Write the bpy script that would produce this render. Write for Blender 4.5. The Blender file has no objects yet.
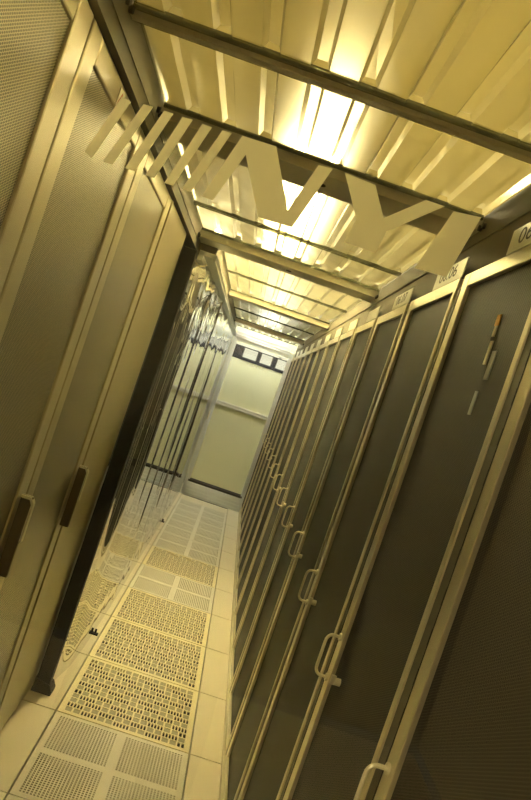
import bpy, bmesh, math, random
from mathutils import Vector, Matrix
random.seed(7)
S = bpy.context.scene
COL = S.collection

# ------------------------------------------------------------------ camera
FPX = 701.51
yaw, pit, rol = 0.0327236786, -0.0188547652, 0.332014381
fwd = Vector((math.sin(yaw)*math.cos(pit), math.cos(yaw)*math.cos(pit), math.sin(pit)))
rt0 = Vector((math.cos(yaw), -math.sin(yaw), 0)); up0 = rt0.cross(fwd)
cr, sr = math.cos(rol), math.sin(rol)
rt = cr*rt0 + sr*up0; up = -sr*rt0 + cr*up0
CP = Vector((0.315812614, -2.97513102, 1.59934666))
cam = bpy.data.cameras.new('camera'); cam.sensor_fit = 'HORIZONTAL'; cam.sensor_width = 36
cam.lens = FPX/531*36; cam.clip_start = 0.02
co = bpy.data.objects.new('camera', cam); COL.objects.link(co)
M = Matrix((rt, up, -fwd)).transposed().to_4x4(); M.translation = CP
co.matrix_world = M; S.camera = co

# ------------------------------------------------------------------ materials
def mat(name, col, rough=.5, metal=0, noise=0, nscale=8, bump=0, bscale=200):
    m = bpy.data.materials.new(name); m.use_nodes = True
    nt = m.node_tree; b = nt.nodes['Principled BSDF']
    b.inputs['Base Color'].default_value = (*col, 1); b.inputs['Roughness'].default_value = rough
    b.inputs['Metallic'].default_value = metal
    tc = nt.nodes.new('ShaderNodeTexCoord')
    if noise:
        n = nt.nodes.new('ShaderNodeTexNoise'); n.inputs['Scale'].default_value = nscale; n.inputs['Detail'].default_value = 5
        nt.links.new(tc.outputs['Object'], n.inputs['Vector'])
        mx = nt.nodes.new('ShaderNodeMixRGB'); mx.inputs[1].default_value = (*[c*(1-noise) for c in col], 1)
        mx.inputs[2].default_value = (*[min(1, c*(1+noise)) for c in col], 1)
        nt.links.new(n.outputs['Fac'], mx.inputs[0]); nt.links.new(mx.outputs[0], b.inputs['Base Color'])
    if bump:
        n = nt.nodes.new('ShaderNodeTexNoise'); n.inputs['Scale'].default_value = bscale
        nt.links.new(tc.outputs['Object'], n.inputs['Vector'])
        bp = nt.nodes.new('ShaderNodeBump'); bp.inputs['Strength'].default_value = bump; bp.inputs['Distance'].default_value = .002
        nt.links.new(n.outputs['Fac'], bp.inputs['Height']); nt.links.new(bp.outputs[0], b.inputs['Normal'])
    return m

def emit(name, col, st):
    m = bpy.data.materials.new(name); m.use_nodes = True; nt = m.node_tree
    nt.nodes.clear(); e = nt.nodes.new('ShaderNodeEmission'); o = nt.nodes.new('ShaderNodeOutputMaterial')
    e.inputs[0].default_value = (*col, 1); e.inputs[1].default_value = st
    nt.links.new(e.outputs[0], o.inputs[0]); return m

def clear(name, ior, tint=(1, 1, 1), rough=0.0, haze=0.0, hazecol=(.8, .8, .7), gain=1.0):
    """transparent sheet: fresnel mix of see-through and mirror, plus a little translucent haze"""
    m = bpy.data.materials.new(name); m.use_nodes = True; nt = m.node_tree; nt.nodes.clear()
    o = nt.nodes.new('ShaderNodeOutputMaterial'); t = nt.nodes.new('ShaderNodeBsdfTransparent')
    t.inputs[0].default_value = (*tint, 1)
    g = nt.nodes.new('ShaderNodeBsdfGlossy'); g.inputs['Roughness'].default_value = rough
    f = nt.nodes.new('ShaderNodeFresnel')
    ge = nt.nodes.new('ShaderNodeNewGeometry'); mr = nt.nodes.new('ShaderNodeMapRange')   # same index seen from either side of the thin sheet
    mr.inputs[3].default_value = ior; mr.inputs[4].default_value = 1/ior
    nt.links.new(ge.outputs['Backfacing'], mr.inputs[0]); nt.links.new(mr.outputs[0], f.inputs[0])
    base = t.outputs[0]
    if haze:
        tl = nt.nodes.new('ShaderNodeBsdfTranslucent'); tl.inputs[0].default_value = (*hazecol, 1)
        mh = nt.nodes.new('ShaderNodeMixShader'); mh.inputs[0].default_value = haze
        nt.links.new(t.outputs[0], mh.inputs[1]); nt.links.new(tl.outputs[0], mh.inputs[2]); base = mh.outputs[0]
    mx = nt.nodes.new('ShaderNodeMixShader')
    if gain != 1:
        ml = nt.nodes.new('ShaderNodeMath'); ml.operation = 'MULTIPLY'; ml.use_clamp = True; ml.inputs[1].default_value = gain
        nt.links.new(f.outputs[0], ml.inputs[0]); nt.links.new(ml.outputs[0], mx.inputs[0])
    else: nt.links.new(f.outputs[0], mx.inputs[0])
    nt.links.new(base, mx.inputs[1]); nt.links.new(g.outputs[0], mx.inputs[2]); nt.links.new(mx.outputs[0], o.inputs[0])
    return m

def perforated(name, col, hole, pitch=.006, row=.0052, radius=.33, rough=.45, metal=0.0):
    """sheet metal with a staggered grid of round holes, in object y/z"""
    m = bpy.data.materials.new(name); m.use_nodes = True; nt = m.node_tree; b = nt.nodes['Principled BSDF']
    b.inputs['Roughness'].default_value = rough; b.inputs['Metallic'].default_value = metal
    tc = nt.nodes.new('ShaderNodeTexCoord'); sp = nt.nodes.new('ShaderNodeSeparateXYZ'); nt.links.new(tc.outputs['Object'], sp.inputs[0])
    def mth(op, a, c=None):
        n = nt.nodes.new('ShaderNodeMath'); n.operation = op
        for i, v in enumerate((a, c)):
            if v is None: continue
            if isinstance(v, (int, float)): n.inputs[i].default_value = v
            else: nt.links.new(v, n.inputs[i])
        return n.outputs[0]
    u = mth('DIVIDE', sp.outputs[1], pitch); v = mth('DIVIDE', sp.outputs[2], row*2)
    def dist(du):
        a = mth('SUBTRACT', mth('FRACT', mth('ADD', u, 50+du)), .5)
        c = mth('MULTIPLY', mth('SUBTRACT', mth('FRACT', mth('ADD', v, 50+du)), .5), 2*row/pitch)
        return mth('SQRT', mth('ADD', mth('MULTIPLY', a, a), mth('MULTIPLY', c, c)))
    d = mth('MINIMUM', dist(0), dist(.5))
    fac = mth('LESS_THAN', d, radius)
    mx = nt.nodes.new('ShaderNodeMixRGB'); mx.inputs[1].default_value = (*col, 1); mx.inputs[2].default_value = (*hole, 1)
    nt.links.new(fac, mx.inputs[0]); nt.links.new(mx.outputs[0], b.inputs['Base Color'])
    return m

BEIGE = mat('beige enamel', (.50, .44, .29), .30, .45, .06, 6, .3, 420)
PERF = perforated('perforated beige steel', (.44, .385, .25), (.025, .02, .01), .0092, .00265, .215, .34, .35)
MESH = perforated('perforated black steel', (.062, .056, .046), (.002, .002, .002), .0092, .00265, .225, .6, .0)
MESH.node_tree.nodes['Principled BSDF'].inputs['Specular IOR Level'].default_value = .25
ALU = mat('champagne aluminium', (.72, .66, .48), .3, .75, .04, 10)
ALUG = mat('grey channel', (.13, .12, .085), .5, .3)
BLACK = mat('black steel', (.010, .010, .010), .7, .0)
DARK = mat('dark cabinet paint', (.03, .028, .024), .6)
CHROME = mat('polished chrome', (.86, .81, .62), .3, .3)
STEEL = mat('grey painted steel', (.52, .48, .36), .6, .1, .08, 5)
STEELD = mat('dark painted steel', (.15, .135, .10), .75, 0, .08, 5)
SILV = mat('brushed aluminium', (.80, .83, .85), .3, .4)
TILE = mat('speckled beige floor laminate', (.68, .62, .47), .42, 0, .10, 260)
VENT = mat('cream floor grate enamel', (.78, .70, .44), .4, 0, .04, 30)
VENT2 = mat('light grey floor grate enamel', (.68, .65, .54), .4, 0, .04, 30)
GREYSQ = mat('grey grate insert', (.36, .33, .22), .6, 0, .25, 400)
VOID = mat('underfloor dark', (.02, .018, .014), .9)
CREAM = mat('cream wall paint', (.86, .84, .50), .6, 0, .05, 2)
RAILW = mat('ivory wall rail', (.80, .77, .60), .45)
ROOMW = mat('warm plaster', (.62, .55, .33), .8, 0, .1, 1.5)
ROOMB = mat('darkened plaster', (.17, .15, .10), .8, 0, .1, 1.5)  # room plaster darkened so the back wall reflects dimly in the near glass
ROOMC = mat('warm ceiling', (.46, .40, .19), .8, 0, .12, 2)
PLATE = mat('label plate', (.70, .70, .58), .35, .1)
INK = mat('dark ink', (.06, .055, .04), .6)
REDINK = mat('red print', (.55, .12, .05), .6)
PAPW = mat('white paper', (.75, .70, .58), .7)
PAPO = mat('orange paper', (.75, .42, .10), .7)
PAPB = mat('blue grey paper', (.34, .36, .38), .6)
VINYL = mat('frosted vinyl', (.90, .88, .66), .6)
def translucent(m, col, fac):
    nt = m.node_tree; o = [n for n in nt.nodes if n.type == 'OUTPUT_MATERIAL'][0]; p = nt.nodes['Principled BSDF']
    t = nt.nodes.new('ShaderNodeBsdfTranslucent'); t.inputs[0].default_value = (*col, 1)
    x = nt.nodes.new('ShaderNodeMixShader'); x.inputs[0].default_value = fac
    nt.links.new(p.outputs[0], x.inputs[1]); nt.links.new(t.outputs[0], x.inputs[2]); nt.links.new(x.outputs[0], o.inputs[0])
translucent(VINYL, (1.0, .98, .78), .62)
GLASS = clear('door glass', 1.45)
FILM = clear('glossy clear film', 1.9, (.55, .56, .52), .004, 0, gain=3.0)
POLY = clear('corrugated polycarbonate', 1.30, (.92, .89, .72), .03, .07, (.95, .88, .58))
def frost(m, amount, rough):
    # part of what passes through the sheet is blurred by its drawn surface
    nt = m.node_tree; mh = [n for n in nt.nodes if n.type == 'MIX_SHADER' and n.inputs[2].is_linked and n.inputs[2].links[0].from_node.type == 'BSDF_TRANSLUCENT'][0]
    rf = nt.nodes.new('ShaderNodeBsdfRefraction'); rf.inputs['IOR'].default_value = 1.065; rf.inputs['Roughness'].default_value = rough
    rf.inputs[0].default_value = (.95, .93, .82, 1)
    t = [n for n in nt.nodes if n.type == 'BSDF_TRANSPARENT'][0]
    mx = nt.nodes.new('ShaderNodeMixShader'); mx.inputs[0].default_value = amount
    nt.links.new(t.outputs[0], mx.inputs[1]); nt.links.new(rf.outputs[0], mx.inputs[2]); nt.links.new(mx.outputs[0], mh.inputs[1])
frost(POLY, .88, .40)
LIP = clear('polycarbonate edge', 1.5, (.42, .42, .33), .1, .12, (.5, .5, .35))
WARM = emit('warm tube', (1.0, .85, .47), 40)
WARM2 = emit('weaker warm tube', (1.0, .86, .52), 7)
WARM3 = emit('added side tube', (1.0, .86, .47), 27)  # glow of the added side lamp
COOL = emit('neutral tube', (.97, .99, .96), 13)
DIM = emit('dim warm tube', (1.0, .84, .5), 34)
PANE = emit('lit pane', (.95, .93, .66), .30)

# ------------------------------------------------------------------ mesh helpers
class MB:
    def __init__(s): s.v = []; s.f = []; s.m = []
    def quad(s, a, b, c, d, mi=0):
        n = len(s.v); s.v += [a, b, c, d]; s.f.append((n, n+1, n+2, n+3)); s.m.append(mi)
    def box(s, x0, x1, y0, y1, z0, z1, mi=0):
        n = len(s.v)
        s.v += [(x, y, z) for z in (z0, z1) for y in (y0, y1) for x in (x0, x1)]
        for f in ((0, 2, 3, 1), (4, 5, 7, 6), (0, 1, 5, 4), (1, 3, 7, 5), (3, 2, 6, 7), (2, 0, 4, 6)):
            s.f.append(tuple(n+i for i in f)); s.m.append(mi)
        return s
    def prism(s, pts, axis, a0, a1, mi=0):
        """pts in the two other axes (ordered), extruded along axis"""
        n = len(s.v); k = len(pts)
        def mk(p, a):
            if axis == 0: return (a, p[0], p[1])
            if axis == 1: return (p[0], a, p[1])
            return (p[0], p[1], a)
        s.v += [mk(p, a0) for p in pts]+[mk(p, a1) for p in pts]
        s.f.append(tuple(range(n, n+k))); s.m.append(mi); s.f.append(tuple(range(n+2*k-1, n+k-1, -1))); s.m.append(mi)
        for i in range(k):
            j = (i+1) % k; s.f.append((n+i, n+k+i, n+k+j, n+j)); s.m.append(mi)
        return s
    def tube(s, path, r, seg=10, mi=0):
        path = [Vector(p) for p in path]; n0 = len(s.v); prev = None
        for i, p in enumerate(path):
            t = (path[min(i+1, len(path)-1)]-path[max(i-1, 0)]).normalized()
            a = Vector((0, 0, 1)) if prev is None and abs(t.z) < .9 else (Vector((1, 0, 0)) if prev is None else prev)
            a = (a-t*a.dot(t)).normalized(); prev = a; b = t.cross(a)
            s.v += [tuple(p+r*(math.cos(2*math.pi*k/seg)*a+math.sin(2*math.pi*k/seg)*b)) for k in range(seg)]
        for i in range(len(path)-1):
            for k in range(seg):
                j = (k+1) % seg; o = n0+i*seg
                s.f.append((o+k, o+j, o+seg+j, o+seg+k)); s.m.append(mi)
        s.f.append(tuple(n0+k for k in reversed(range(seg)))); s.m.append(mi)
        e = n0+(len(path)-1)*seg; s.f.append(tuple(e+k for k in range(seg))); s.m.append(mi)
        return s
    def build(s, name, mats, parent=None, loc=(0, 0, 0), bevel=0, smooth=False, fix=True):
        me = bpy.data.meshes.new(name); me.from_pydata(s.v, [], s.f); me.update()
        for m in (mats if isinstance(mats, (list, tuple)) else [mats]): me.materials.append(m)
        for p, mi in zip(me.polygons, s.m): p.material_index = mi; p.use_smooth = smooth
        if fix:
            bm = bmesh.new(); bm.from_mesh(me); bmesh.ops.recalc_face_normals(bm, faces=bm.faces); bm.to_mesh(me); bm.free()
        o = bpy.data.objects.new(name, me); COL.objects.link(o); o.location = loc
        if parent: o.parent = parent
        if bevel:
            b = o.modifiers.new('bevel', 'BEVEL'); b.width = bevel; b.segments = 2; b.limit_method = 'ANGLE'
        return o

def thing(name, label, cat, loc=(0, 0, 0), group=None):
    o = bpy.data.objects.new(name, None); o.empty_display_size = .1; COL.objects.link(o); o.location = loc
    return tag(o, label, cat, group)
def tag(o, label, cat, group=None):
    o['label'] = label; o['category'] = cat
    if group: o['group'] = group
    return o
def struct(o, label=None):
    o['kind'] = 'structure'
    if label: o['label'] = label; o['category'] = label.split('|')[0] if False else o.name.split('_')[0].split('.')[0]
    return o
def dup(root, loc, label):
    r = root.copy(); COL.objects.link(r); r.location = loc; r['label'] = label
    for ch in list(root.children):
        c = ch.copy(); COL.objects.link(c); c.parent = r
        for g in ch.children:
            d = g.copy(); COL.objects.link(d); d.parent = c
    return r
def text(name, body, size, m, parent, mw, extrude=.0006):
    cu = bpy.data.curves.new(name, 'FONT'); cu.body = body; cu.size = size; cu.extrude = extrude; cu.align_x = 'CENTER'; cu.align_y = 'CENTER'
    t = bpy.data.objects.new(name, cu); COL.objects.link(t)
    dg = bpy.context.evaluated_depsgraph_get(); me = bpy.data.meshes.new_from_object(t.evaluated_get(dg))
    bpy.data.objects.remove(t); me.materials.clear(); me.materials.append(m)
    o = bpy.data.objects.new(name, me); COL.objects.link(o); o.matrix_local = mw
    if parent: o.parent = parent
    return o
def unproject(px, py, ax, val):
    d = rt*(px-265.5)+up*(400-py)+fwd*FPX
    return CP+d*((val-CP[ax])/d[ax])

XR, XL = .75, -.14

# ------------------------------------------------------------------ floor
b = MB()
g = .0034
ys = [-5.4+.6*i for i in range(24)]
for y in ys:
    for x in (-1.8, -1.2, -.6, .6, 1.2):
        b.box(x+g, x+.6-g, y+g, y+.6-g, -.035, 0)
    if y < -1.25 or y > 5.65:
        b.box(g, .6-g, y+g, y+.6-g, -.035, 0)
b.box(-1.8, 1.8, -5.4, 9, -.30, -.28, 1)
struct(b.build('floor', [TILE, VOID]), 'beige speckled raised floor tiles with dark joints')

def grate(name, mats, rows):
    """rows: list of (y0,y1,[(x0,x1,kind)]) ; kind 0 solid 1 through hole 2 shallow insert. Real openings, 20 mm deep"""
    b = MB(); D = .004
    for y0, y1, iv in rows:
        for x0, x1, k in iv:
            if k == 0: b.quad((x0, y0, 0), (x1, y0, 0), (x1, y1, 0), (x0, y1, 0))
            else:
                z = -D if k == 1 else -.0025
                if k == 2: b.quad((x0, y0, z), (x1, y0, z), (x1, y1, z), (x0, y1, z), 1)
                b.quad((x0, y1, 0), (x1, y1, 0), (x1, y1, z), (x0, y1, z))
                b.quad((x1, y0, 0), (x0, y0, 0), (x0, y0, z), (x1, y0, z))
                b.quad((x0, y0, 0), (x0, y1, 0), (x0, y1, z), (x0, y0, z))
                b.quad((x1, y1, 0), (x1, y0, 0), (x1, y0, z), (x1, y1, z))
    a, c = g, .6-g
    for p, q in (((a, a), (c, a)), ((c, a), (c, c)), ((c, c), (a, c)), ((a, c), (a, a))):
        b.quad((p[0], p[1], 0), (p[0], p[1], -.03), (q[0], q[1], -.03), (q[0], q[1], 0))
    return b.build(name, mats, fix=False)

def hole_rows():
    rows = []; q = .256; n = 20; pt = q/n; h = .0076
    xs = [g]; kinds = []
    for s in (.026, .6-.026-q):
        for i in range(n):
            a = s+pt*i+(pt-h)/2; xs += [a, a+h]; kinds += [0, 1]
    xs.append(.6-g); kinds.append(0)
    iv = [(xs[i], xs[i+1], kinds[i]) for i in range(len(kinds))]
    y = g
    for s in (.026, .6-.026-q):
        for i in range(n):
            a = s+pt*i+(pt-h)/2
            rows.append((y, a, [(g, .6-g, 0)])); rows.append((a, a+h, iv)); y = a+h
    rows.append((y, .6-g, [(g, .6-g, 0)])); return rows
def slot_rows():
    rows = []; c = .0365; n = 15; m = 13; x0 = (.6-n*c)/2; rh = .0425; y0 = (.6-m*rh)/2
    y = g; off = 0
    rnd = random.Random(3)
    for r in range(m):
        a = y0+r*rh+.0035; e = a+rh-.0075
        rows.append((y, a, [(g, .6-g, 0)]))
        cuts = []
        off += rnd.choice((2, 2, 2, 1))
        i = 0
        while i < n:
            ph = (i+off) % 4
            if ph < 2:
                j = i
                while j < n and (j+off) % 4 < 2: j += 1
                w = (j-i)*c; k = max(1, int(round(w/.0146))); p = w/k
                for t in range(k): cuts.append((x0+i*c+t*p+.0029, x0+i*c+t*p+p-.0029, 1))
                i = j
            else:
                cuts.append((x0+i*c+.004, x0+(i+1)*c-.004, 2)); i += 1
        iv = []; x = g
        for cc in cuts: iv += [(x, cc[0], 0), cc]; x = cc[1]
        iv.append((x, .6-g, 0)); rows.append((a, e, iv)); y = e
    rows.append((y, .6-g, [(g, .6-g, 0)])); return rows
H0 = grate('perforated_floor_tile', [VENT2, GREYSQ], hole_rows())
S0 = grate('slotted_floor_tile', [VENT, GREYSQ], slot_rows())
GT = 'ventilated floor tiles down the aisle'
seq = [(-1.2, 'h', 'cream perforated floor tile cut by the bottom edge of the photo'),
       (-.6, 'h', 'perforated floor tile of four dotted squares, complete one nearest the camera'),
       (0, 's', 'yellowish slotted floor tile, nearest the camera, touching the dotted tile'),
       (.6, 's', 'yellowish slotted floor tile, middle one of three in a row'),
       (1.2, 's', 'yellowish slotted floor tile, farthest of the run of three'),
       (1.8, 'h', 'dotted floor tile between two slotted tiles halfway down the aisle'),
       (2.4, 's', 'lone slotted floor tile between dotted tiles far down the aisle'),
       (3.0, 'h', 'pale dotted floor tile just beyond the lone slotted tile'),
       (3.6, 'h', 'pale dotted floor tile, second beyond the lone slotted tile'),
       (4.2, 'h', 'pale dotted floor tile, third beyond the lone slotted tile'),
       (4.8, 'h', 'pale dotted floor tile at the foot of the far door')]
used = set()
for y, k, lab in seq:
    src = H0 if k == 'h' else S0
    if k in used: o = src.copy(); COL.objects.link(o)
    else: o = src; used.add(k)
    o.location = (0, y, 0); tag(o, lab, 'floor tile', GT)
o = tag(MB().box(g, .6-g, 5.4+g, 5.7, -.035, 0).build('floor_tile', TILE), 'plain cut floor tile under the far door threshold', 'floor tile')

# ------------------------------------------------------------------ right hand racks
def make_rack():
    r = thing('server_rack', '', 'server rack', (XR, 0, 0), 'dark mesh-door racks along the right side')
    MB().box(.045, 1.0, .002, .598, 0, 2.0).build('cabinet_body', DARK, r)
    MB().box(.003, .044, .002, .042, .03, 2.0).build('channel', ALUG, r)
    d = MB()
    z0, z1, y0, y1 = .035, 2.03, .044, .596
    d.box(0, .03, y0, y0+.024, z0, z1).box(0, .03, y1-.046, y1, z0, z1)
    d.box(0.0005, .03, y0+.024, y1-.046, z1-.036, z1).box(0.0005, .03, y0+.024, y1-.046, z0, z0+.03)
    fr = d.build('door_frame', ALU, r, bevel=.002)
    s = MB()
    comb = [(y1-.0004, .12)]
    for i in range(26): z = .12+i*.072; comb += [(y1+.0028, z), (y1+.0028, z+.03), (y1+.0003, z+.03), (y1+.0003, z+.072)]
    comb.append((y1-.0004, comb[-1][1]))
    s.prism(comb, 0, -.001, .01)
    s.build('hinge_strip', BLACK, fr)
    MB().box(.010, .022, y0+.022, y1-.044, z0+.028, z1-.034).build('mesh_panel', MESH, r)
    MB().box(-.006, .045, 0, .6, 0, .028).build('plinth', ALU, r)
    h = MB(); zt, zb, out, yy = 1.062, .955, -.036, y1-.024
    path = [(.004, yy, zt), (-.02, yy, zt)]
    for k in range(1, 6):
        a = k/6*math.pi/2; path.append((-.02-(-.02-out)*math.sin(a), yy, zt-.02*(1-math.cos(a))))
    path += [(out, yy, zt-.024), (out, yy, zb+.024)]
    for k in range(1, 6):
        a = (1-k/6)*math.pi/2; path.append((-.02-(-.02-out)*math.sin(a), yy, zb+.02*(1-math.cos(a))))
    path += [(-.02, yy, zb), (.004, yy, zb)]
    h.tube(path, .0042, 10)
    h.tube([(-.001, yy, zt), (-.006, yy, zt)], .010, 12).tube([(-.001, yy, zb), (-.006, yy, zb)], .010, 12)
    h.build('handle', CHROME, r, smooth=False)
    l = MB().tube([(.012, y1-.115, .985), (-.004, y1-.115, .985)], .009, 14)
    l.box(-.014, -.003, y1-.118, y1-.112, .976, .998)
    l.build('lock', CHROME, r)
    return r
RACK = make_rack()
ry = [-2.4+.6*i for i in range(14)]
rlab = ['dark mesh rack door nearest the camera, cut by the lower right corner',
        'dark mesh rack with paper strips stuck on its door, near the right edge',
        'dark mesh rack directly beyond the one with paper strips on its door',
        'second dark mesh rack beyond the one with paper strips',
        'third dark mesh rack beyond the one with paper strips',
        'fourth dark mesh rack beyond the one with paper strips',
        'fifth dark mesh rack beyond the one with paper strips',
        'sixth dark mesh rack beyond the one with paper strips',
        'seventh dark mesh rack beyond the one with paper strips',
        'fifth dark rack counted back from the far glass door on the right',
        'fourth dark rack counted back from the far glass door on the right',
        'third dark rack counted back from the far glass door on the right',
        'second dark rack counted back from the far glass door on the right',
        'last dark rack of the right row, standing against the far glass door']
racks = []
for i, y in enumerate(ry):
    if i == 0: r = RACK; r.location = (XR, y, 0); r['label'] = rlab[0]
    else: r = dup(RACK, (XR, y, 0), rlab[i])
    racks.append(r)
# number plates on the frame tops
def wallM(x, y, z):  # text facing -x : right = -y, up = z
    return Matrix(((0, 0, -1, x), (-1, 0, 0, y), (0, 1, 0, z), (0, 0, 0, 1)))
PLM = MB().box(.000, .003, .03, .32, 2.031, 2.086); PLMe = None
for i, r in enumerate(racks):
    if PLMe is None:
        p = PLM.build('number_plate', PLATE, r); PLMe = p.data
    else:
        p = bpy.data.objects.new('number_plate', PLMe); COL.objects.link(p); p.parent = r
    if 0 < i < 4:
        text('plate_number', '06.%02d' % (i+4), .058, INK, p, wallM(-.0006, .185, 2.060) @ Matrix.Diagonal((1.35, .85, 1, 1)), .0002)
# paper strips on the second rack's door
r = racks[1]
for n, m, dy, z0, z1, w in (('paper_tag', PAPO, .245, 1.868, 1.892, .02), ('paper_tag', PAPW, .243, 1.845, 1.868, .014),
                            ('paper_tag', PAPW, .236, 1.785, 1.835, .016), ('paper_tag', PAPB, .198, 1.752, 1.812, .024),
                            ('paper_tag', PAPB, .222, 1.678, 1.728, .017)):
    o = MB().box(.0065, .0085, dy-w/2, dy+w/2, z0, z1).build(n, m, r)
    o['label'] = {PAPO: 'orange paper tag', PAPW: 'white paper tag', PAPB: 'blue-grey paper tag'}[m]

# ------------------------------------------------------------------ left hand cabinets
def make_cab():
    r = thing('server_cabinet', '', 'server cabinet', (XL, 0, 0), 'beige perforated cabinets along the left side')
    MB().box(-.9, -.035, .001, .619, 0, 2.1).build('cabinet_body', BEIGE, r, bevel=.003)
    d = MB(); y0, y1, z0, z1 = .003, .617, .03, 2.11
    d.box(-.034, 0, y0, y0+.07, z0, z1).box(-.034, 0, y1-.08, y1, z0, z1)
    d.box(-.034, -.0005, y0+.07, y1-.08, z1-.055, z1).box(-.034, -.0005, y0+.07, y1-.08, z0, z0+.07)
    d.build('door_frame', BEIGE, r, bevel=.005)
    MB().box(-.028, -.006, y0+.068, y1-.078, z0+.068, z1-.053).build('perforated_panel', PERF, r)
    h = MB().box(-.001, .030, y1-.044, y1-.028, .91, 1.13)
    hd = h.build('handle', mat('bronze handle', (.16, .13, .07), .45, .3), r, bevel=.003)
    MB().prism([(-.001, 1.13), (.027, 1.13), (.036, 1.115), (.036, 1.01), (.031, 1.01), (.031, 1.111), (.024, 1.123), (-.001, 1.123)], 1, y1-.046, y1-.026).build('lever', RAILW, hd)
    return r
CAB = make_cab()
cl = ['beige perforated cabinet in the upper left corner, cut by the left edge',
      'beige perforated cabinet beside the red-marked sticker, handle at the left edge',
      'beige perforated cabinet whose long handle stands clear of the left edge']
for i, y in enumerate((-2.35, -1.73, -1.11)):
    if i == 0: c = CAB; c.location = (XL, y, 0); c['label'] = cl[0]
    else: c = dup(CAB, (XL, y, 0), cl[i])
    if i == 1:
        s = MB().box(-.0004, .0012, .265, .31, 2.060, 2.100).build('sticker', PAPW, c); s['label'] = 'small white and red warning sticker'
        MB().prism([(.271, 2.066), (.305, 2.066), (.288, 2.094)], 0, .0012, .0018).build('sticker_mark', REDINK, s)
c = thing('end_panel', 'plain beige end panel between the last left cabinet and black post', 'panel', (XL, -.49, 0))
MB().box(-.9, -.03, .001, .572, 0, 2.1).build('cabinet_body', BEIGE, c)
d = MB(); d.box(-.03, 0, .003, .575, .03, 2.11); d.box(-.002, .004, .003, .03, .03, 2.11)
d.build('cover_sheet', BEIGE, c, bevel=.004)
# black upright with foot
c = thing('black_post', 'black steel upright standing on a foot beside the beige end panel', 'post', (-.10, .12, 0))
MB().box(-.038, .026, -.022, .03, .02, 2.06).build('upright', BLACK, c, bevel=.004)
MB().prism([(-.045, 0), (.045, 0), (.045, .018), (.03, .045), (-.03, .06), (-.045, .06)], 1, -.030, .045).build('foot', BLACK, c, bevel=.003)

# ------------------------------------------------------------------ reflective film curtain on the left
def film_x(y, z):
    t = y-.15
    x = -.032-.045*math.exp(-t/.30)-.010*math.exp(-((t-.1)/.1)**2)
    lo = min(1, z/.5)
    a = .0022*math.sin(y*4.1+.5*math.sin(z*1.7)+1)+.0011*math.sin(y*11.3+.5*z)+.0004*math.sin(y*31+.7*z)
    # sharp pleats
    for yc, w, d_, zs in ((.95, .03, .006, .5), (1.35, .035, .008, -.5), (1.85, .04, .012, .55), (2.35, .05, .011, -.35), (3.15, .07, .022, -.05), (3.75, .05, .010, -.6), (4.5, .07, .010, .3)):
        zz = z-1.0
        env = math.exp(-((zz-zs)/.85)**2)
        u = (y-yc-.02*zz)/w
        a += d_*env*math.exp(-u*u)
    top = math.exp(-((z-2.0)/.32)**2)
    a += top*.0022*math.sin(z*34+3*math.sin(y*5))+top*.0016*math.sin(y*48+z*9)
    return x+a*(.35+.65*lo)*min(1, .3+max(t, 0)*1.2)
b = MB(); ny, nz = 520, 90
Y0, Y1, Z0, Z1 = .18, 5.70, .004, 2.055
for j in range(nz+1):
    for i in range(ny+1):
        y = Y0+(Y1-Y0)*(i/ny)**1.25; z = Z0+(Z1-Z0)*j/nz
        b.v.append((film_x(y, z), y, z))
for j in range(nz):
    for i in range(ny):
        k = j*(ny+1)+i; b.f.append((k, k+1, k+ny+2, k+ny+1)); b.m.append(0)
c = thing('film_curtain', 'glossy wavy clear film sheet closing the left side beyond the black post', 'curtain', (0, 0, 0))
b.build('film', FILM, c, smooth=True, fix=False)
MB().box(-.075, -.052, .18, 5.70, 2.035, 2.075).box(-.012, .006, .18, 5.70, 2.05, 2.075).box(-.075, .006, .18, 5.70, 2.06, 2.08).build('hanging_track', SILV, c)
for y in (.87, 3.93):
    k = MB().box(-.048, -.010, y-.014, y+.014, .0, .010).box(-.032, -.022, y-.006, y+.006, .010, .032)
    k.build('floor_clip', BLACK, c, bevel=.002)
pts = [(-.085+.055*t, .19+.012*math.sin(t*9), 2.03-.02*math.sin(t*3)) for t in [i/14 for i in range(15)]]
MB().tube(pts, .003, 8).build('tie_wire', CHROME, c, smooth=True)

# ------------------------------------------------------------------ roof of the aisle
def rail(name, x0, x1, y0, y1, z0, z1, side):
    b = MB().box(x0, x1, y0, y1, z0, z1)
    e = x1 if side < 0 else x0
    s = .004*(-side)
    if side > 0: b.box(e+s, e, y0, y1, z0+.095, z0+.099)
    else: b.box(e, e+.002, y0, y1, z0+.035, z1)
    return struct(b.build(name, STEELD))
rail('trim_1', -.26, -.125, -2.36, .50, 2.112, 2.21, -1)
rail('trim_2', -.20, -.035, .50, 5.78, 2.085, 2.21, -1)
rail('trim_3', .765, .90, -2.36, 5.78, 2.035, 2.21, 1)
BG = 'steel beams across the aisle roof'
beams = [(-1.612, -1.588, 2.186, 'thin steel bar across the roof, highest one in the photo'),
         (-1.135, -.965, 2.168, 'wide dark steel beam directly behind the lettering'),
         (.335, .52, 2.162, 'wide steel beam crossing from the tip of the left cabinets'),
         (2.32, 2.50, 2.16, 'steel beam second from the far door'),
         (4.66, 4.84, 2.16, 'steel beam nearest the far door')]
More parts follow.
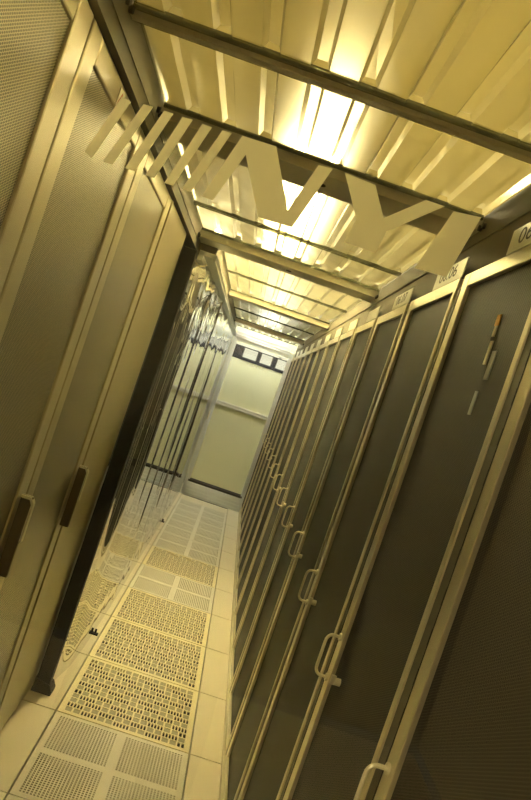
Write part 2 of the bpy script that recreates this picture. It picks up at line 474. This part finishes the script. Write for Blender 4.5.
for i, (a, e, z, lab) in enumerate(beams):
    c = thing('roof_beam', lab, 'beam', (0, a, 2.2), BG)
    x0 = -.125 if a < .5 else -.035
    MB().box(x0, .765, 0, e-a, z-2.2, .008).build('bar', STEEL, c, bevel=.0015)
    if i:
        MB().tube([(.33, (e-a)*.5, z-2.2+.004), (.33, (e-a)*.5, z-2.2-.0015)], .014 if i < 3 else .012, 16).build('bolt_hole', VOID, c)
    for s, xx in ((-1, x0), (1, .765)):
        for dy in (-.05, -.02):
            MB().tube([(xx-.004*s, dy, z-2.2+.0), (xx-.012*s, dy, z-2.2+.0)], .008, 10).build('bolt', BLACK, c)
PG = 'corrugated clear roof panels'
panels = [(-2.34, -1.62, 'clear corrugated roof panel at the top edge of the photo'),
          (-1.58, -1.14, 'clear corrugated roof panel above the lettering, with lamp glare'),
          (-.96, -.16, 'clear corrugated roof panel seen through the lettering'),
          (-.145, .33, 'narrow-looking corrugated panel just before the second wide beam'),
          (.525, 1.39, 'corrugated roof panel just beyond the wide beam at the left cabinets'),
          (1.405, 2.315, 'corrugated roof panel ending at the beam second from far door'),
          (2.505, 3.58, 'corrugated roof panel beyond the second beam from the far door'),
          (3.595, 4.655, 'corrugated roof panel before the beam nearest the far door'),
          (4.845, 5.76, 'bright corrugated roof panel next to the far door')]
for a, e, lab in panels:
    x0 = -.118 if e < .5 else -.03
    x1 = .758; L = e-a
    c = thing('roof_panel', lab, 'roof panel', (0, a, 2.205), PG)
    n = 9; p = (x1-x0)/n; prof = []
    for k in range(n):
        o = x0+k*p
        prof += [(o, 0), (o+p*.60, 0), (o+p*.68, .018), (o+p*.92, .018)]
    prof.append((x1, 0))
    b = MB(); ns = 5
    rr = random.Random(int(a*100))
    ph = [(rr.uniform(0, 6), rr.uniform(2, 5)) for _ in prof]
    for s in range(ns+1):
        for (x, z), (f1, f2) in zip(prof, ph): b.v.append((x, L*s/ns, z+.0012*math.sin(f1+f2*s)))
    m_ = len(prof)
    for s in range(ns):
        for k in range(m_-1):
            o = s*m_+k; b.f.append((o, o+1, o+m_+1, o+m_)); b.m.append(0)
    sh = b.build('corrugated_sheet', POLY, c, fix=False)
    so = sh.modifiers.new('thickness', 'SOLIDIFY'); so.thickness = .0015
    MB().box(x0, x1, 0, .010, -.012, .0).build('end_lip', LIP, c)
    MB().box(x0, x1, L-.010, L, -.012, .0).build('end_lip', LIP, c)
    MB().box(x0, x0+.006, .01, L-.01, -.004, .012).build('side_lip', LIP, c)

# ------------------------------------------------------------------ far glass door
YD = 5.78
d2 = bpy.data.objects.new('door_2', None); COL.objects.link(d2); struct(d2, 'far aluminium framed glass door closing the aisle')
f = MB().box(-.03, .012, YD-.05, YD+.03, 0, 2.08).box(.012, .03, YD-.03, YD+.01, 0, 2.05).box(.70, .75, YD-.03, YD+.03, 0, 2.08).box(-.005, .70, YD-.03, YD+.03, 2.02, 2.14)
f.box(-.005, .70, YD-.045, YD-.03, 2.055, 2.075).box(-.03, -.02, YD-.04, YD-.03, 0, 2.04).box(-.005, .75, YD-.04, YD-.03, 2.09, 2.10)
f.build('door_frame', SILV, d2, bevel=.003)
t = MB()
for k in range(4): t.box(-.005, .72, YD-.05-.0*k, YD+.02, .002+.042*k, .036+.042*k)
t.box(-.005, .72, YD-.035, YD+.02, 0, .168)
t.build('bottom_rail', SILV, d2)
MB().box(-.005, .72, YD-.03, YD+.02, .17, .198).build('brush_seal', DARK, d2)
MB().box(-.005, .70, YD-.004, YD+.004, .198, 2.02).build('glass_pane', GLASS, d2)
def dhandle(parent, x, y, z0, z1):
    path = [(x, y, z1), (x, y-.04, z1), (x, y-.05, z1-.015), (x, y-.05, z0+.015), (x, y-.04, z0), (x, y, z0)]
    return MB().tube(path, .009, 10).build('door_handle', CHROME, parent)
dhandle(d2, -.005, YD-.05, .985, 1.085)

# ------------------------------------------------------------------ near glass door with lettering
d1 = bpy.data.objects.new('door_1', None); COL.objects.link(d1); struct(d1, 'near glass door with frosted lettering across the aisle')
YN = -2.36
MB().box(-.13, .745, YN, YN+.008, .02, 2.10).build('glass_pane', GLASS, d1)
MB().box(-.30, -.13, YN-.02, YN+.03, 0, 2.2).box(.745, .90, YN-.02, YN+.03, 0, 2.2).box(-.13, .745, YN-.02, YN+.03, 2.10, 2.2).build('door_frame', SILV, d1)
letters = [('letter_stripe', [(122, 97), (131, 102), (92, 158), (84.5, 152)]),
           ('letter_stripe', [(143.6, 104.4), (153, 107), (112.7, 164.7), (103.3, 161.7)]),
           ('letter_stripe', [(164.3, 110.8), (173.3, 113.8), (135, 171), (125, 168)]),
           ('letter_stripe', [(182.5, 117.3), (192.6, 120), (154.5, 178), (145.5, 175.4)]),
           ('letter_stripe', [(202.4, 124), (211.8, 127.5), (173, 185.7), (164.5, 183)]),
           ('letter_stripe', [(222.5, 130.5), (231.8, 133.2), (191, 191.9), (181.7, 189)]),
           ('lettering', [(242.4, 136), (276.3, 146.7), (287.6, 210.3), (318.6, 165.1), (332.8, 168.8), (292, 227.5), (258, 217), (245.8, 154.6), (212.7, 200.4), (201.4, 196.2)]),
           ('lettering', [(345, 173), (375.2, 185), (383.6, 218.2), (425.8, 200.1), (444.5, 206.5), (385.7, 231.8), (375.2, 253), (343.6, 242.3), (356.5, 219.7)]),
           ('lettering', [(453.5, 211.5), (481, 217.5), (446, 277), (414.4, 268)])]
for n, pl in letters:
    pts = [unproject(px, py, 1, YN-.0006) for px, py in pl]
    MB().prism([(p.x, p.z) for p in pts], 1, YN-.0012, YN-.0002).build(n, VINYL, d1)
    dx, dz = .345, 1.765   # the same mark, small in the distance, on the far door
    MB().prism([((p.x-.30)*.55+dx, (p.z-1.743)*.55+dz) for p in pts], 1, YD-.0056, YD-.0042).build(n, VINYL, d2)

# ------------------------------------------------------------------ room beyond, above and behind
b = MB().box(-1.9, 1.9, 6.5, 6.6, 0, 1.83)
b.box(-1.9, 1.9, 6.5, 6.6, 2.02, 3.2)
for x0, x1 in ((-1.9, .13), (.335, .375), (.545, .60), (.83, 1.9)): b.box(x0, x1, 6.5, 6.6, 1.83, 2.02, 1)
struct(b.build('wall_end', [CREAM, DARK]), 'cream wall behind the far glass door')
for i, (x0, x1) in enumerate(((.13, .335), (.375, .545), (.60, .83))):
    w = bpy.data.objects.new('window_%d' % (i+1), None); COL.objects.link(w); struct(w)
    w['label'] = ['lit pane leftmost above cream wall', 'lit pane middle above cream wall', 'lit pane rightmost above cream wall'][i]; w['category'] = 'window'
    MB().box(x0+.01, x1-.01, 6.53, 6.545, 1.87, 2.0).build('pane', PANE, w)
    MB().box(x0, x1, 6.49, 6.53, 1.83, 1.87).box(x0, x1, 6.49, 6.53, 2.0, 2.02).build('window_frame', DARK, w)
c = thing('wall_rail', 'ivory protective rail fixed along the cream wall behind far door', 'rail', (0, 6.5, 1.19))
MB().box(-1.2, .9, -.03, -.001, -.032, .032).box(-1.2, .9, -.036, -.03, -.022, -.008).box(-1.2, .9, -.036, -.03, .010, .024).build('profile', RAILW, c, bevel=.004)
struct(MB().box(-1.9, 1.9, 6.48, 6.5, 0, .10).build('baseboard_end', DARK), 'dark baseboard under the cream wall')
c = tag(MB().box(-.1, .75, 5.95, 5.99, 2.00, 2.02).box(-.1, .75, 6.19, 6.23, 2.0, 2.02).box(.0, .03, 5.95, 6.23, 2.0, 2.012).box(.3, .33, 5.95, 6.23, 2.0, 2.012).box(.6, .63, 5.95, 6.23, 2.0, 2.012).build('cable_tray', RAILW),
        'pale cable tray behind the top of the far glass door', 'cable tray')
struct(MB().box(-1.95, -1.85, -5.5, 6.6, 0, 3.2).build('wall_left', ROOMW))
struct(MB().box(1.85, 1.95, -5.5, 6.6, 0, 3.2).build('wall_right', ROOMW))
struct(MB().box(-1.95, 1.95, -5.6, -5.5, 0, 3.2).build('wall_back', ROOMB))
struct(MB().box(-1.95, 1.95, -5.6, 6.6, 3.1, 3.2).build('ceiling', ROOMC))
# added dark wall for the unlit void behind the film; deck blocks lamplight above
struct(MB().box(-1.05, -1.0, .10, 6.5, 0, 2.2).box(-1.0, -.2, .10, 5.9, 2.18, 2.2).build('wall_bay_light_block', DARK))

LG = 'ceiling lamps above the aisle roof'
def lamp(x, y0, y1, z, m, lab, w=.09):
    c = thing('fluorescent_lamp', lab, 'lamp', (x, y0, z), LG)
    L = y1-y0
    MB().prism([(-w, .0), (w, .0), (w*.8, .05), (-w*.8, .05)], 1, 0, L).build('housing', RAILW, c)
    MB().prism([(-w+.008, 0), (w-.008, 0), (w*.75, -.03), (-w*.75, -.03)], 1, .03, L-.03).build('diffuser', m, c)
    for s in (0, L-.03): MB().box(-w, w, s, s+.03, -.032, 0).build('end_cap', RAILW, c)
    MB().tube([(0, L/2, .05), (0, L/2, 3.1-z)], .008, 8).build('hanger', STEEL, c)
lamp(.26, .55, 2.35, 2.86, WARM, 'lit warm fluorescent lamp glaring through the roof behind the lettering', .14)
lamp(-.45, 3.0, 4.4, 2.86, WARM2, 'lit warm lamp over the left half of the middle aisle roof', .14)
lamp(.35, 4.9, 6.2, 2.75, COOL, 'lit neutral lamp above the far end of the aisle', .14)
lamp(1.45, -1.2, .2, 2.9, WARM3, 'added warm lamp above the nearest right racks, lighting the left cabinets', .14)  # added lamp, brightens the left cabinets and the number plates
lamp(-1.45, -4.6, -3.8, 2.9, DIM, 'lit warm lamp on the ceiling behind the camera', .12)

# ------------------------------------------------------------------ the photographer, mirrored faintly in the near glass
SKIN = mat('skin', (.50, .32, .22), .55); JACK = mat('dark jacket cloth', (.020, .020, .022), .85, 0, .2, 40)
SHIRT = mat('rust red shirt', (.26, .075, .035), .85); TROU = mat('dark trousers', (.03, .03, .035), .9); HAIR = mat('dark hair', (.02, .015, .01), .6)
SHOE = mat('black shoe leather', (.015, .013, .012), .5)
def photographer(ox, oy):
    V = []; Ed = []; Rd = []
    def add(p, r, par=None):
        V.append(p); Rd.append(r if isinstance(r, tuple) else (r, r))
        if par is not None: Ed.append((par, len(V)-1))
        return len(V)-1
    pel = add((0, 0, .96), (.155, .115)); wa = add((0, 0, 1.12), (.145, .11), pel); ch = add((0, .0, 1.32), (.165, .12), wa)
    nb = add((0, -.005, 1.46), (.10, .085), ch); nk = add((0, .01, 1.53), .058, nb); sk = add((0, .02, 1.60), (.072, .082), nk)
    hd = add((0, .015, 1.68), (.078, .098), sk); tp = add((0, .01, 1.745), (.062, .078), hd)
    for sgn in (-1, 1):
        hp = add((sgn*.10, 0, .90), .092, pel); kn = add((sgn*.13, .02, .50), .064, hp); an = add((sgn*.15, -.01, .10), .045, kn)
        ft = add((sgn*.155, .03, .045), .042, an); add((sgn*.165, .15, .035), .036, ft)
        sh = add((sgn*.175, -.005, 1.42), .068, nb); el = add((sgn*.30, .06, 1.17), .054, sh)
        wr = add((sgn*.135, .265, 1.515), .031, el); pm = add((sgn*.100, .318, 1.575), (.030, .020), wr)
        for k in range(4):          # fingers curl round the front of the camera grip
            zz = 1.615-.019*k; L = (.9, 1.0, .95, .75)[k]
            a = add((sgn*.090, .338, zz), .0092, pm); b_ = add((sgn*.083, .338+.026*L, zz+.002), .0086, a); add((sgn*(.083-.026*L), .348+.026*L, zz+.002), .0078, b_)
        a = add((sgn*.088, .312, 1.602), .011, pm); add((sgn*.058, .309, 1.618), .0095, a)
    me = bpy.data.meshes.new('body'); me.from_pydata(V, Ed, []); o = bpy.data.objects.new('tmp', me); COL.objects.link(o)
    sm = o.modifiers.new('skin', 'SKIN'); o.modifiers.new('sub', 'SUBSURF').levels = 2
    for i, d in enumerate(me.skin_vertices[0].data): d.radius = Rd[i]; d.use_root = (i == 0)
    sm.use_smooth_shade = True
    dg = bpy.context.evaluated_depsgraph_get(); m2 = bpy.data.meshes.new_from_object(o.evaluated_get(dg)); bpy.data.objects.remove(o)
    m2.materials.clear()
    for m in (SKIN, JACK, SHIRT, TROU, SHOE): m2.materials.append(m)
    for p in m2.polygons:
        c = p.center; p.use_smooth = True
        if c.z > 1.525 or (c.y > .262 and c.z > 1.4): k = 0
        elif c.z < .085: k = 4
        elif c.z < .95: k = 3
        elif abs(c.x) < .085 and c.y > .05: k = 2
        else: k = 1
        p.material_index = k
    r = thing('person', 'photographer in a dark jacket and rust shirt, mirrored faintly in the near glass', 'person', (ox, oy, 0))
    body = bpy.data.objects.new('body', m2); COL.objects.link(body); body.parent = r
    def ell(name, c, rad, m, par, cut=None):
        bm = bmesh.new(); bmesh.ops.create_uvsphere(bm, u_segments=20, v_segments=14, radius=1)
        for v in bm.verts: v.co = Vector((v.co.x*rad[0], v.co.y*rad[1], v.co.z*rad[2]))
        if cut: bmesh.ops.delete(bm, geom=[v for v in bm.verts if cut(v.co)], context='VERTS')
        me = bpy.data.meshes.new(name); bm.to_mesh(me); bm.free(); me.materials.append(m)
        for p in me.polygons: p.use_smooth = True
        q = bpy.data.objects.new(name, me); COL.objects.link(q); q.location = c; q.parent = par; return q
    hr = ell('hair', (0, .003, 1.705), (.086, .106, .088), HAIR, r, lambda v: v.y > .035 and v.z < .042 or v.z < -.055)
    so = hr.modifiers.new('thickness', 'SOLIDIFY'); so.thickness = .012
    for sg in (-1, 1):
        ell('ear', (sg*.083, .01, 1.655), (.010, .020, .032), SKIN, body)
        ell('eye', (sg*.030, .099, 1.668), (.012, .008, .007), PAPW, body)
    ell('nose', (0, .115, 1.640), (.013, .018, .024), SKIN, body)
    ell('mouth', (0, .098, 1.598), (.024, .008, .006), SHIRT, body)
photographer(.316, -3.385)
c = thing('photo_camera', 'black camera held up in front of the photographer, seen only mirrored', 'camera', (.316, -3.04, 1.6))
MB().box(-.058, .058, -.026, .018, -.045, .040).prism([(-.03, .040), (.03, .040), (.018, .066), (-.018, .066)], 1, -.028, .02).build('camera_body', BLACK, c, bevel=.006)
MB().tube([(0, .022, 0), (0, .045, 0)], .036, 20).build('lens', BLACK, c)

# ------------------------------------------------------------------ world, view
w = bpy.data.worlds.new('world'); S.world = w; w.use_nodes = True
w.node_tree.nodes['Background'].inputs[0].default_value = (1, .85, .5, 1); w.node_tree.nodes['Background'].inputs[1].default_value = .05
S.view_settings.view_transform = 'Standard'; S.view_settings.look = 'None'; S.view_settings.gamma = 1
S.view_settings.use_curve_mapping = False; S.view_settings.exposure = 1.74
S.cycles.max_bounces = 14; S.cycles.transparent_max_bounces = 24; S.cycles.glossy_bounces = 5; S.cycles.diffuse_bounces = 5
